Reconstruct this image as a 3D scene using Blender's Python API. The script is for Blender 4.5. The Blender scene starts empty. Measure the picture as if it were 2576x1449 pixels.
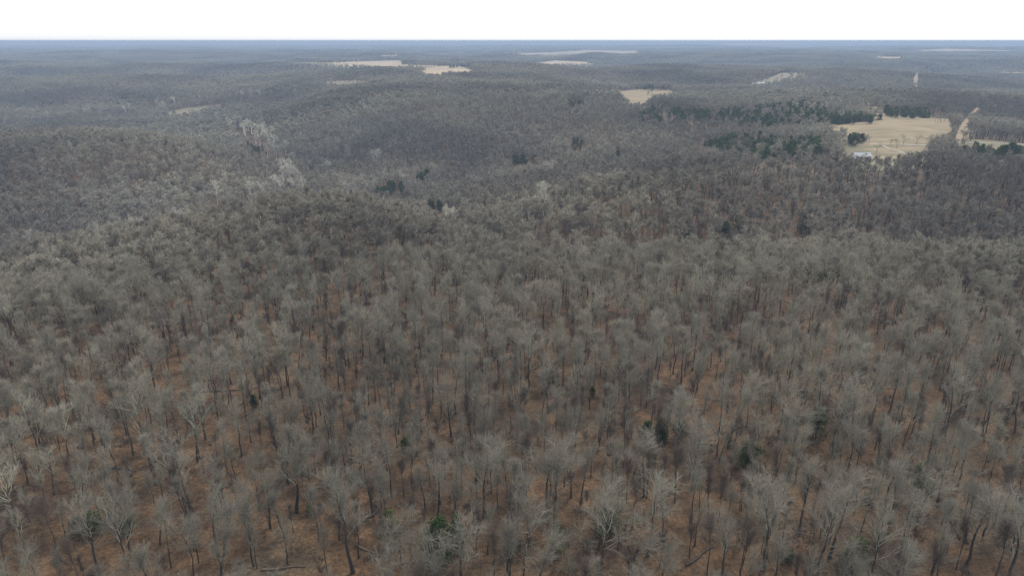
import bpy, math
import numpy as np
from mathutils import Vector

# ------------------------------------------------------------------ camera, sky, sun, exposure
H = 95.0                      # drone height over the ground below it
PITCH = 19.88                  # degrees below the horizontal
FPX = 1717.4                  # focal length in units of the 2576 px wide layout frame
CU, CV = 1288.0, 724.5
sc = bpy.context.scene
C = sc.collection
cam_d = bpy.data.cameras.new("camera")
cam_d.sensor_width = 36.0
cam_d.lens = 24.0
cam_d.clip_start = 0.5
cam_d.clip_end = 80000.0
cam = bpy.data.objects.new("camera", cam_d)
cam.location = (0, 0, H)
cam.rotation_euler = (math.radians(90 - PITCH), 0, 0)
C.objects.link(cam)
sc.camera = cam

SUN_EL, SUN_AZ = 48.0, 40.0   # azimuth from +Y towards +X
w = bpy.data.worlds.new("World")
sc.world = w
w.use_nodes = True
nt = w.node_tree
nt.nodes.clear()
sky = nt.nodes.new("ShaderNodeTexSky")
sky.sky_type = 'NISHITA'
sky.sun_disc = False
sky.sun_elevation = math.radians(SUN_EL)
sky.sun_rotation = math.radians(SUN_AZ)
sky.altitude = 300
sky.air_density = 1.0
sky.dust_density = 4.0
sky.ozone_density = 1.0
hs = nt.nodes.new("ShaderNodeHueSaturation")
hs.inputs['Saturation'].default_value = 0.3
bg = nt.nodes.new("ShaderNodeBackground")
bg.inputs['Strength'].default_value = 0.15
wo = nt.nodes.new("ShaderNodeOutputWorld")
nt.links.new(sky.outputs[0], hs.inputs['Color'])
mx = nt.nodes.new("ShaderNodeMix"); mx.data_type = 'RGBA'
mx.inputs[0].default_value = 0.65
mx.inputs[7].default_value = (6.0, 6.05, 6.2, 1)      # the even white of the high cloud
nt.links.new(hs.outputs[0], mx.inputs[6])
nt.links.new(mx.outputs[2], bg.inputs['Color'])
nt.links.new(bg.outputs[0], wo.inputs['Surface'])

sun_d = bpy.data.lights.new("sun", 'SUN')
sun_d.energy = 1.8
sun_d.angle = math.radians(14)
sun_d.color = (1.0, 0.95, 0.88)
sun = bpy.data.objects.new("sun", sun_d)
el, az = math.radians(SUN_EL), math.radians(SUN_AZ)
sdir = Vector((math.cos(el) * math.sin(az), math.cos(el) * math.cos(az), math.sin(el)))
sun.rotation_euler = sdir.to_track_quat('Z', 'Y').to_euler()
sun.location = (0, 0, 300)
C.objects.link(sun)

sc.view_settings.view_transform = 'Standard'
sc.view_settings.look = 'None'
sc.view_settings.exposure = 0.7
sc.view_settings.gamma = 1.0
sc.render.film_transparent = False
cy = sc.cycles
cy.max_bounces = 4
cy.diffuse_bounces = 2
cy.glossy_bounces = 1
cy.volume_bounces = 0
cy.transmission_bounces = 1
cy.transparent_max_bounces = 8
cy.use_denoising = True
cy.denoiser = 'OPENIMAGEDENOISE'
cy.denoising_input_passes = 'RGB_ALBEDO_NORMAL'
cy.denoising_prefilter = 'NONE'
cy.use_adaptive_sampling = False
cy.sample_clamp_indirect = 1.5
cy.sample_clamp_direct = 6.0
cy.caustics_reflective = False
cy.caustics_refractive = False

rng = np.random.default_rng(11)
R = math.radians

# ------------------------------------------------------------------ layout maths
CP, SP = math.cos(R(PITCH)), math.sin(R(PITCH))

def at(u, v, Y):
    """the point at forward distance Y seen at layout position (u, v)"""
    dx, dy = (u - CU) / FPX, -(v - CV) / FPX
    s = Y / (CP + dy * SP)
    return dx * s, Y, H + s * (-SP + dy * CP)

def project(x, y, z):
    yy, zz = y, z - H
    depth = yy * CP - zz * SP
    up = yy * SP + zz * CP
    depth = np.where(depth > 0.1, depth, 0.1)
    return CU + FPX * x / depth, CV - FPX * up / depth

def vnoise(x, y, seed=0):
    """smooth value noise, -1..1"""
    xi, yi = np.floor(x).astype(np.int64), np.floor(y).astype(np.int64)
    xf, yf = x - xi, y - yi
    xf, yf = xf * xf * (3 - 2 * xf), yf * yf * (3 - 2 * yf)
    def h(a, b):
        n = (a * 374761393 + b * 668265263 + seed * 1442695041) & 0x7fffffff
        n = ((n ^ (n >> 13)) * 1274126177) & 0x7fffffff
        return ((n ^ (n >> 16)) & 0xffff) / 32767.5 - 1.0
    return (h(xi, yi) * (1 - xf) + h(xi + 1, yi) * xf) * (1 - yf) + (h(xi, yi + 1) * (1 - xf) + h(xi + 1, yi + 1) * xf) * yf

CAN = 14.0    # canopy above ground, for control points given on the tree tops
cps = []
def wp(x, y, z): cps.append((x, y, z))
def tp(u, v, Y):                       # canopy point
    x, y, z = at(u, v, Y); cps.append((x, y, z - CAN))
def gp(u, v, Y):                       # ground point
    cps.append(at(u, v, Y))
# under and around the drone
for x, y, z in ((0, 30, 0), (-60, 50, 0), (60, 50, 0), (-110, 130, 1), (-40, 140, 0), (40, 140, 0), (110, 130, 1),
                (-170, 220, -1), (-70, 230, -1), (0, 240, -3), (90, 230, -1), (180, 220, 1),
                (-150, 300, -6), (-60, 330, -6)): wp(x, y, z)
# ridge that closes the near woods on the left, and the hollow right of it
for a in ((0, 650, 320), (200, 600, 340), (400, 550, 360), (650, 502, 390), (850, 490, 410), (1000, 520, 395), (1150, 590, 350)): tp(*a)
# creek valley behind it
for a in ((50, 600, 480), (240, 580, 500), (340, 560, 530), (530, 490, 640), (730, 450, 725), (870, 465, 690), (700, 390, 880),
          (630, 330, 1110), (540, 295, 1300), (400, 265, 1540), (110, 290, 1350)): tp(*a)
# hill left of the creek
for a in ((-50, 340, 790), (150, 325, 800), (300, 325, 800), (500, 345, 770), (200, 450, 630), (400, 440, 670), (620, 400, 800)): tp(*a)
# hill right of the creek
for a in ((700, 285, 1150), (1000, 245, 1150), (1200, 222, 1150), (1500, 262, 1000), (900, 400, 830), (1100, 350, 890), (1300, 300, 960),
          (1050, 480, 660), (1250, 450, 610), (1180, 560, 480), (1500, 420, 620), (1420, 480, 520), (1700, 400, 560), (1950, 400, 500), (2300, 395, 500), (2600, 405, 500)): tp(*a)
# slopes of the middle distance, right
for a in ((1350, 640, 272), (1700, 628, 276), (2050, 632, 276), (2500, 640, 274), (1250, 620, 320)): tp(*a)
for x in (40, 100, 160, 220): wp(x, 338, -17); wp(x * 1.15, 400, -13); wp(x * 1.3, 455, -6)
# farm flat, road hill, woods round it
for a in ((2200, 390, 630), (2240, 365, 690), (2200, 320, 830), (2250, 285, 1000), (2500, 358, 700), (2350, 340, 760)): gp(*a)
for a in ((2560, 300, 950), (1800, 380, 620), (1900, 330, 750), (1800, 285, 900), (1700, 250, 1100)): tp(*a)
for a in ((2460, 276, 1080), (1640, 243, 1350), (820, 210, 1750), (1500, 232, 1400)): gp(*a)
# further hills
for a in ((300, 215, 1900), (0, 222, 1900), (600, 205, 2000), (2100, 210, 1700), (2500, 205, 1800)): tp(*a)
for th in (-52, -30, -10, 10, 30, 52):
    for r_, z_ in ((3000, -10), (6000, -8), (12000, -6), (20000, 8), (34000, 42)):
        wp(r_ * math.sin(R(th)), r_ * math.cos(R(th)), z_)
cps = np.array(cps)
def warp(x, y):
    r = np.sqrt(x * x + y * y)
    return np.clip(np.arctan2(x, y), -1.0, 1.0), np.log(np.maximum(r, 25.0))
def phi(d2):
    return 0.5 * d2 * np.log(d2 + 1e-9)
ca, cl = warp(cps[:, 0], cps[:, 1])
n_ = len(cps)
K = phi((ca[:, None] - ca) ** 2 + (cl[:, None] - cl) ** 2) + np.eye(n_) * 2e-3
P_ = np.stack([np.ones(n_), ca, cl], 1)
A_ = np.block([[K, P_], [P_.T, np.zeros((3, 3))]])
sol = np.linalg.solve(A_, np.concatenate([cps[:, 2], np.zeros(3)]))
W_, B_ = sol[:n_], sol[n_:]

def sstep(a, b, x):
    t = np.clip((x - a) / (b - a), 0, 1); return t * t * (3 - 2 * t)

def height(x, y):
    x, y = np.atleast_1d(np.asarray(x, float)), np.atleast_1d(np.asarray(y, float))
    out = np.empty(x.shape)
    for s in range(0, len(x), 60000):
        xs, ys = x[s:s + 60000], y[s:s + 60000]
        a, l = warp(xs, ys)
        z = B_[0] + B_[1] * a + B_[2] * l
        z = z + phi((a[:, None] - ca) ** 2 + (l[:, None] - cl) ** 2) @ W_
        r = np.sqrt(xs * xs + ys * ys)
        z += 1.6 * vnoise(xs / 55, ys / 55, 1) + 0.5 * vnoise(xs / 17, ys / 17, 2)
        z += 5 * sstep(500, 1200, r) * vnoise(xs / 260, ys / 200, 3)
        z += 27 * sstep(1300, 2300, r) * (vnoise(xs / 1000 + 3.3, ys / 380, 4) + 0.4 * vnoise(xs / 330, ys / 210, 8))
        z += 14 * sstep(3500, 8000, r) * vnoise(xs / 2600, ys / 1700, 5)
        z += 12 * sstep(9000, 20000, r) * vnoise(xs / 5200 + 1.7, ys / 3600, 6)
        out[s:s + 60000] = z
    return out

def land(u, v, r0=200.0, extra=0.0):
    """first ground point on the ray through (u, v)"""
    Y = r0 * np.exp(np.linspace(0, 5.0, 1600))
    x, y, z = at(u, v, Y)
    g = height(x, y) + extra
    k = np.nonzero(z <= g)[0]
    k = k[0] if len(k) else len(Y) - 1
    return float(x[k]), float(y[k]), float(height(x[k], y[k])[0])

def inpoly(u, v, poly):
    c = np.zeros(np.shape(u), bool)
    n = len(poly); j = n - 1
    for i in range(n):
        (xi, yi), (xj, yj) = poly[i], poly[j]
        if yi != yj:
            c ^= ((yi > v) != (yj > v)) & (u < (xj - xi) * (v - yi) / (yj - yi) + xi)
        j = i
    return c

def wob(x, y, u, v):
    k = np.maximum(y, 300) / 800.0
    return u + 5 * vnoise(x / 45 / k, y / 90 / k, 31) + 2 * vnoise(x / 14 / k, y / 30 / k, 32), v + np.minimum(1.3, 1.1 / k) * vnoise(x / 60 / k + 5, y / 120 / k, 33)

# open ground, as outlines on the land: kind, label, outline
FIELDS = [
    ("hay_field", 500, [(2062, 318), (2180, 309), (2226, 303), (2230, 284), (2340, 290), (2345, 300), (2380, 300), (2395, 330), (2330, 345), (2340, 361), (2200, 361), (2190, 345), (2140, 326)]),
    ("lawn", 450, [(2130, 366), (2340, 367), (2330, 376), (2290, 385), (2150, 387), (2122, 379)]),
    ("roadside_verge", 500, [(2415, 352), (2500, 356), (2576, 363), (2620, 372), (2540, 372), (2430, 362)]),
    ("hay_field", 900, [(1555, 231), (1600, 227), (1690, 230), (1690, 236), (1640, 240), (1618, 258), (1585, 257), (1570, 246)]),
    ("hay_field", 900, [(1400, 228), (1560, 227), (1560, 230), (1470, 230)]),
    ("clearing", 1000, [(2022, 244), (2060, 243), (2200, 247), (2200, 251), (2030, 250)]),
    ("clearing", 900, [(2170, 270), (2230, 270), (2232, 275), (2170, 274)]),
    ("creek_meadow", 800, [(425, 284), (470, 274), (560, 265), (568, 267), (520, 273), (475, 282), (430, 289)]),
    ("pasture", 1100, [(812, 206), (900, 203), (962, 208), (900, 210), (850, 214), (825, 210)]),
    ("stubble_field", 1500, [(700, 160), (850, 158), (1000, 154), (1012, 155), (1012, 164), (1100, 167), (1095, 169), (960, 168), (900, 164), (700, 161)]),
    ("stubble_field", 1500, [(1075, 175), (1105, 168), (1150, 168), (1190, 179), (1160, 182), (1110, 180), (1105, 189), (1080, 186), (1055, 180)]),
    ("stubble_field", 1500, [(1340, 160), (1400, 154), (1470, 157), (1495, 163), (1440, 161), (1370, 162)]),
    ("stubble_field", 2500, [(1200, 138), (1330, 136), (1420, 132), (1480, 128), (1600, 130), (1610, 135), (1560, 137), (1500, 133), (1440, 139), (1370, 141), (1300, 138)]),
    ("stubble_field", 2000, [(1130, 148), (1180, 146), (1180, 149), (1130, 150)]),
    ("stubble_field", 2500, [(960, 141), (1000, 139), (1008, 142), (960, 143)]),
    ("pasture", 1300, [(1850, 217), (1895, 209), (1930, 200), (1970, 185), (2032, 184), (2028, 189), (1990, 193), (1950, 205), (1900, 214)]),
    ("stubble_field", 2000, [(2190, 144), (2270, 145), (2275, 149), (2230, 149)]),
    ("stubble_field", 2000, [(2290, 129), (2380, 125), (2576, 130), (2576, 132), (2400, 131)]),
    ("stubble_field", 1500, [(2500, 183), (2600, 184), (2600, 187), (2520, 186)]),
    ("stubble_field", 4000, [(1820, 112), (1980, 110), (1985, 113), (1840, 114)]),
    ("dirt_track", 600, [(2455, 272), (2464, 274), (2448, 288), (2436, 306), (2430, 322), (2426, 345), (2404, 352), (2400, 345), (2408, 325), (2422, 305), (2436, 292)]),
    ("dirt_track", 1300, [(2303, 186), (2314, 184), (2316, 196), (2310, 208), (2301, 206)]),
]

# ------------------------------------------------------------------ materials
def new_mat(name):
    m = bpy.data.materials.new(name); m.use_nodes = True
    t = m.node_tree
    b = t.nodes["Principled BSDF"]
    b.inputs['Roughness'].default_value = 0.9
    b.inputs['Specular IOR Level'].default_value = 0.2
    return m, t, b

def ramp(t, fac, stops):
    r = t.nodes.new("ShaderNodeValToRGB")
    e = r.color_ramp.elements
    while len(e) < len(stops): e.new(0.5)
    for i, (p, c) in enumerate(stops):
        e[i].position = p; e[i].color = (*c, 1)
    t.links.new(fac, r.inputs['Fac'])
    return r.outputs['Color']

def noise(t, scale, detail=4, vec=None, rough=0.55):
    n = t.nodes.new("ShaderNodeTexNoise")
    n.inputs['Scale'].default_value = scale
    n.inputs['Detail'].default_value = detail
    n.inputs['Roughness'].default_value = rough
    if vec is None:
        g = t.nodes.new("ShaderNodeNewGeometry"); vec = g.outputs['Position']
    t.links.new(vec, n.inputs['Vector'])
    return n.outputs['Fac']

def mix(t, fac, a, b, mode='MIX'):
    m = t.nodes.new("ShaderNodeMix"); m.data_type = 'RGBA'; m.blend_type = mode
    if isinstance(fac, float): m.inputs[0].default_value = fac
    else: t.links.new(fac, m.inputs[0])
    for k, c in ((6, a), (7, b)):
        if isinstance(c, tuple): m.inputs[k].default_value = (*c, 1)
        else: t.links.new(c, m.inputs[k])
    return m.outputs[2]

def mat_bark(name, tones, stand=0.5):
    """bark whose tone differs from tree to tree and from stand to stand"""
    m, t, b = new_mat(name)
    oi = t.nodes.new("ShaderNodeObjectInfo")
    per_tree = ramp(t, oi.outputs['Random'], [(i / (len(tones) - 1), c) for i, c in enumerate(tones)])
    big = noise(t, 0.0055, 3)
    stand_c = ramp(t, big, [(0.36, tones[0]), (0.5, tones[len(tones) // 2]), (0.64, tones[-1])])
    col = mix(t, stand, per_tree, stand_c)
    band = ramp(t, noise(t, 0.0035, 4), [(0.38, (0.62, 0.61, 0.63)), (0.5, (1.0, 1.0, 1.0)), (0.62, (1.26, 1.27, 1.22))])
    col = mix(t, 1.0, col, band, 'MULTIPLY')
    fine = noise(t, 3.0, 2)
    k = ramp(t, fine, [(0.3, (0.75, 0.75, 0.75)), (0.7, (1.2, 1.2, 1.2))])
    t.links.new(mix(t, 1.0, col, k, 'MULTIPLY'), b.inputs['Base Color'])
    return m

M = {}
M['trunk'] = mat_bark("dark_bark", [(0.050, 0.044, 0.038), (0.080, 0.074, 0.066), (0.058, 0.056, 0.050)])
M['limb'] = mat_bark("limb_bark", [(0.25, 0.24, 0.19), (0.18, 0.17, 0.14), (0.35, 0.34, 0.27), (0.27, 0.285, 0.215), (0.20, 0.19, 0.155)])
M['twig'] = mat_bark("twig_bark", [(0.262, 0.240, 0.188), (0.322, 0.302, 0.246), (0.205, 0.176, 0.138), (0.268, 0.258, 0.204), (0.380, 0.360, 0.300), (0.235, 0.206, 0.166)])
M['twig_mid'] = mat_bark("upper_twigs", [(0.250, 0.232, 0.184), (0.305, 0.288, 0.236), (0.225, 0.198, 0.158), (0.262, 0.250, 0.200), (0.330, 0.312, 0.260)], 0.6)
M['twig_far'] = mat_bark("canopy_twigs", [(0.262, 0.240, 0.188), (0.322, 0.302, 0.246), (0.205, 0.176, 0.138), (0.268, 0.258, 0.204), (0.380, 0.360, 0.300), (0.235, 0.206, 0.166)], 0.8)
M['syc'] = mat_bark("white_bark", [(0.70, 0.68, 0.62), (0.78, 0.76, 0.70), (0.62, 0.59, 0.52)])
M['syctwig'] = mat_bark("pale_twigs", [(0.42, 0.40, 0.34), (0.47, 0.45, 0.39), (0.39, 0.36, 0.30)])
M['shrub'] = mat_bark("sapling_bark", [(0.15, 0.125, 0.10), (0.18, 0.155, 0.13), (0.14, 0.105, 0.085), (0.19, 0.18, 0.155)])

def mat_cedar():
    m, t, b = new_mat("cedar_foliage")
    oi = t.nodes.new("ShaderNodeObjectInfo")
    c = ramp(t, oi.outputs['Random'], [(0, (0.028, 0.056, 0.014)), (0.5, (0.056, 0.084, 0.018)), (1, (0.036, 0.060, 0.022))])
    k = ramp(t, noise(t, 0.8, 2), [(0.3, (0.7, 0.7, 0.7)), (0.7, (1.5, 1.45, 1.3))])
    t.links.new(mix(t, 1.0, c, k, 'MULTIPLY'), b.inputs['Base Color'])
    return m
M['cedar'] = mat_cedar()

def mat_ground():
    m, t, b = new_mat("leaf_litter")
    c1 = ramp(t, noise(t, 0.035, 5), [(0.30, (0.036, 0.028, 0.021)), (0.42, (0.066, 0.044, 0.027)), (0.52, (0.092, 0.058, 0.033)), (0.62, (0.080, 0.059, 0.039)), (0.74, (0.056, 0.050, 0.038))])
    c2 = ramp(t, noise(t, 1.3, 5, rough=0.7), [(0.33, (0.45, 0.45, 0.45)), (0.5, (1.0, 0.98, 0.95)), (0.68, (1.7, 1.6, 1.5))])
    c3 = ramp(t, noise(t, 0.22, 4), [(0.3, (0.55, 0.55, 0.56)), (0.7, (1.4, 1.36, 1.3))])
    c = mix(t, 1.0, c1, c2, 'MULTIPLY')
    c = mix(t, 1.0, c, c3, 'MULTIPLY')
    t.links.new(c, b.inputs['Base Color'])
    bp = t.nodes.new("ShaderNodeBump"); bp.inputs['Strength'].default_value = 0.8; bp.inputs['Distance'].default_value = 0.3
    t.links.new(noise(t, 2.5, 4), bp.inputs['Height'])
    t.links.new(bp.outputs[0], b.inputs['Normal'])
    return m
M['ground'] = mat_ground()

def mat_field(name, a, b_, c, s=0.02):
    m, t, b = new_mat(name)
    g = t.nodes.new("ShaderNodeNewGeometry")
    mp = t.nodes.new("ShaderNodeMapping"); mp.inputs['Scale'].default_value = (1.0, 3.0, 1.0); mp.inputs['Rotation'].default_value = (0, 0, 0.25)
    t.links.new(g.outputs['Position'], mp.inputs['Vector'])
    c1 = ramp(t, noise(t, s, 5, mp.outputs[0]), [(0.3, a), (0.5, b_), (0.68, c)])
    c2 = ramp(t, noise(t, 0.09, 6, mp.outputs[0], 0.65), [(0.3, (0.78, 0.80, 0.78)), (0.7, (1.16, 1.15, 1.12))])
    t.links.new(mix(t, 1.0, c1, c2, 'MULTIPLY'), b.inputs['Base Color'])
    return m
M['hay_field'] = mat_field("dry_grass", (0.135, 0.108, 0.064), (0.20, 0.155, 0.092), (0.255, 0.20, 0.12))
M['lawn'] = mat_field("winter_lawn", (0.11, 0.105, 0.06), (0.14, 0.125, 0.075), (0.17, 0.145, 0.09))
M['roadside_verge'] = M['lawn']
M['clearing'] = M['hay_field']
M['creek_meadow'] = mat_field("meadow_grass", (0.13, 0.115, 0.075), (0.17, 0.145, 0.095), (0.21, 0.175, 0.12))
M['pasture'] = mat_field("pasture_grass", (0.14, 0.12, 0.085), (0.17, 0.145, 0.10), (0.20, 0.165, 0.12))
M['stubble_field'] = mat_field("stubble", (0.27, 0.21, 0.14), (0.34, 0.265, 0.18), (0.39, 0.31, 0.215))
M['dirt_track'] = mat_field("bare_clay", (0.20, 0.15, 0.10), (0.26, 0.195, 0.13), (0.22, 0.17, 0.115), 0.08)
def mat_flat(name, col, rough=0.8, var=0.15, s=1.0):
    m, t, b = new_mat(name)
    k = ramp(t, noise(t, s, 4), [(0.3, tuple(x * (1 - var) for x in col)), (0.7, tuple(min(1, x * (1 + var)) for x in col))])
    t.links.new(k, b.inputs['Base Color']); b.inputs['Roughness'].default_value = rough
    return m
M['gravel'] = mat_flat("pale_gravel", (0.28, 0.25, 0.205))
M['white'] = mat_flat("white_paint", (0.80, 0.81, 0.82), 0.5, 0.05)
M['metal_roof'] = mat_flat("bright_metal_roof", (0.52, 0.54, 0.58), 0.5, 0.05)
M['dark_opening'] = mat_flat("dark_opening", (0.05, 0.05, 0.055), 0.5)
M['timber'] = mat_flat("weathered_timber", (0.13, 0.10, 0.075), 0.9)
M['hay'] = mat_flat("old_hay", (0.34, 0.29, 0.19), 0.95)

def mat_hills():
    m, t, b = new_mat("far_woodland")
    c = ramp(t, noise(t, 0.004, 8, rough=0.65), [(0.35, (0.060, 0.058, 0.052)), (0.5, (0.085, 0.078, 0.068)), (0.65, (0.105, 0.098, 0.086))])
    f = ramp(t, noise(t, 0.0011, 3), [(0.66, (1, 1, 1)), (0.69, (2.6, 2.3, 1.9))])
    t.links.new(mix(t, 1.0, c, f, 'MULTIPLY'), b.inputs['Base Color'])
    return m
M['hills'] = mat_hills()

# ------------------------------------------------------------------ mesh helpers
def mk_mesh(name, parts):
    """parts: list of (V (n,3), F (m,k), material index)"""
    me = bpy.data.meshes.new(name)
    nv = sum(len(p[0]) for p in parts); npol = sum(len(p[1]) for p in parts)
    V = np.concatenate([p[0] for p in parts]).astype(np.float32)
    loops, starts, mi = [], [], []
    o = 0; ls = 0
    for v, f, m in parts:
        k = f.shape[1]
        loops.append((f + o).ravel()); starts.append(ls + np.arange(len(f)) * k)
        mi.append(np.full(len(f), m)); o += len(v); ls += f.size
    loops = np.concatenate(loops).astype(np.int32)
    me.vertices.add(nv); me.vertices.foreach_set("co", V.ravel())
    me.loops.add(len(loops)); me.loops.foreach_set("vertex_index", loops)
    me.polygons.add(npol)
    me.polygons.foreach_set("loop_start", np.concatenate(starts).astype(np.int32))
    me.polygons.foreach_set("material_index", np.concatenate(mi).astype(np.int32))
    me.update(calc_edges=True)
    return me

def mobj(name, me, mats, parent=None, link=True, **kw):
    for m in mats:
        me.materials.append(m)
    o = bpy.data.objects.new(name, me)
    if link: C.objects.link(o)
    if parent is not None: o.parent = parent
    for k, v in kw.items(): o[k] = v
    return o

def tubes(P, Rr, sides=3):
    """P (n,k,3) paths, Rr (n,k) radii -> V, F quads"""
    n, k, _ = P.shape
    T = np.gradient(P, axis=1)
    T /= np.linalg.norm(T, axis=2, keepdims=True) + 1e-9
    ref = np.where(np.abs(T[..., 2:3]) > 0.9, np.array([1.0, 0, 0]), np.array([0, 0, 1.0]))
    A = np.cross(T, ref); A /= np.linalg.norm(A, axis=2, keepdims=True) + 1e-9
    B = np.cross(T, A)
    ang = np.arange(sides) * 2 * math.pi / sides
    V = P[:, :, None, :] + Rr[:, :, None, None] * (np.cos(ang)[:, None] * A[:, :, None, :] + np.sin(ang)[:, None] * B[:, :, None, :])
    idx = np.arange(n * k * sides).reshape(n, k, sides)
    a = idx[:, :-1, :]; b = idx[:, 1:, :]
    F = np.stack([a, np.roll(a, -1, 2), np.roll(b, -1, 2), b], -1).reshape(-1, 4)
    return V.reshape(-1, 3), F

def grow(r, parents, per, tlo, thi, ang, up, length, k, jit=0.12, shrink=0.55, wide=1.0):
    """children of polylines. parents (n,k0,3). returns (n*per, k, 3)"""
    n, k0, _ = parents.shape
    t = r.uniform(tlo, thi, (n, per))
    t[:, 0] = np.clip(r.uniform(0.9, 1.0, n), tlo, 1.0)
    f = t * (k0 - 1); i = np.minimum(f.astype(int), k0 - 2); f = f - i
    ii = np.arange(n)[:, None]
    S = parents[ii, i] * (1 - f[..., None]) + parents[ii, i + 1] * f[..., None]
    T = parents[ii, i + 1] - parents[ii, i]
    S, T = S.reshape(-1, 3), T.reshape(-1, 3)
    T = T / (np.linalg.norm(T, axis=1, keepdims=True) + 1e-9)
    rv = r.normal(size=T.shape); rv -= (rv * T).sum(1, keepdims=True) * T
    rv /= np.linalg.norm(rv, axis=1, keepdims=True) + 1e-9
    a = np.radians(r.normal(ang, ang * 0.3, len(T)))[:, None]
    a = np.where((np.arange(len(T)) % per == 0)[:, None], a * 0.45, a)
    D = T * np.cos(a) + rv * np.sin(a)
    D[:, 2] += up
    D[:, :2] *= wide
    D /= np.linalg.norm(D, axis=1, keepdims=True)
    L = length * (1 - shrink * t.reshape(-1)) * r.uniform(0.7, 1.3, len(T))
    step = (L / (k - 1))[:, None]
    pts = [S]
    for _ in range(k - 1):
        D = D + r.normal(size=D.shape) * jit + np.array([0, 0, up * 0.25])
        D /= np.linalg.norm(D, axis=1, keepdims=True)
        pts.append(pts[-1] + D * step)
    return np.stack(pts, 1)

def bare_tree(seed, h=17.0, spread=1.0, lod=0, gnarl=1.0, twk=1.0, base_clear=0.34, thick=1.0):
    """returns trunk parts, crown parts (material index 0 trunk, 1 limb, 2 twig)"""
    r = np.random.default_rng(seed)
    r0 = h * 0.0125 * r.uniform(0.9, 1.2) * thick
    kk = 9
    z = np.linspace(0, h * 0.84, kk)
    lean = r.normal(size=2) * 0.05 * h
    wob = np.cumsum(r.normal(size=(kk, 2)) * 0.011 * h * gnarl, 0); wob -= wob[0]
    P = np.zeros((1, kk, 3)); P[0, :, 2] = z; P[0, :, :2] = wob + lean * (z / h)[:, None] ** 1.5
    P[0, 0, 2] = -1.0
    rad = r0 * (1 - 0.86 * (z / z[-1])) ; rad[0] *= 1.3
    leaders = [P]
    cut = int(round(kk * 0.55))
    trunk_path, trunk_rad = P[:, :cut + 1], rad[None, :cut + 1]
    top_path, top_rad = P[:, cut:], rad[None, cut:]
    nl = {0: 11, 1: 9, 2: 8, 3: 6}[lod]
    limbs = grow(r, P, nl, base_clear, 0.98, 33, 0.30, h * 0.42 * spread ** 0.7, 7 if lod < 2 else 4, 0.15 * gnarl, 0.50, spread)
    nb = {0: 7, 1: 6, 2: 5, 3: 4}[lod]
    br = grow(r, limbs, nb, 0.22, 1.0, 36, 0.26, h * 0.16 * spread ** 0.5, 5 if lod < 2 else 3, 0.18 * gnarl, 0.35, 0.6 + 0.4 * spread)
    trunk = [(*tubes(trunk_path, trunk_rad, 7 if lod < 2 else 4), 0)]
    crown = [(*tubes(top_path, top_rad, 6 if lod < 2 else 3), 0)]
    def rads(n, k, a, b): return np.tile(np.linspace(a, b, k), (n, 1))
    lr = rads(len(limbs), limbs.shape[1], r0 * 0.34, r0 * 0.12)
    crown.append((*tubes(limbs, lr, 5 if lod < 2 else 3), 1))
    crown.append((*tubes(br, rads(len(br), br.shape[1], r0 * 0.13, 0.018), 3), 1))
    if lod == 0:
        t1 = grow(r, br, 5, 0.15, 1.0, 36, 0.22, h * 0.085, 4, 0.2, 0.3)
        t2 = grow(r, t1, 4, 0.1, 1.0, 30, 0.16, h * 0.055, 3, 0.15, 0.2)
        crown.append((*tubes(t1, rads(len(t1), 4, 0.016 * twk, 0.009 * twk), 3), 2))
        crown.append((*tubes(t2, rads(len(t2), 3, 0.0095 * twk, 0.005 * twk), 3), 2))
    elif lod == 1:
        t1 = grow(r, br, 6, 0.15, 1.0, 36, 0.2, h * 0.09, 3, 0.15, 0.3)
        t2 = grow(r, t1, 4, 0.1, 1.0, 30, 0.16, h * 0.056, 2, 0.1, 0.2)
        crown.append((*tubes(t1, rads(len(t1), 3, 0.022 * twk, 0.012 * twk), 3), 2))
        crown.append((*tubes(t2, rads(len(t2), 2, 0.016 * twk, 0.008 * twk), 3), 2))
    else:
        n1 = 9 if lod == 2 else 9
        t1 = grow(r, br, n1, 0.1, 1.0, 36, 0.2, h * 0.115, 2, 0.1, 0.3)
        wdt = 0.058 if lod == 2 else 0.11
        crown.append((*tubes(t1, rads(len(t1), 2, wdt * twk, wdt * 0.5 * twk), 3), 2))
    return trunk, crown

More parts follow.
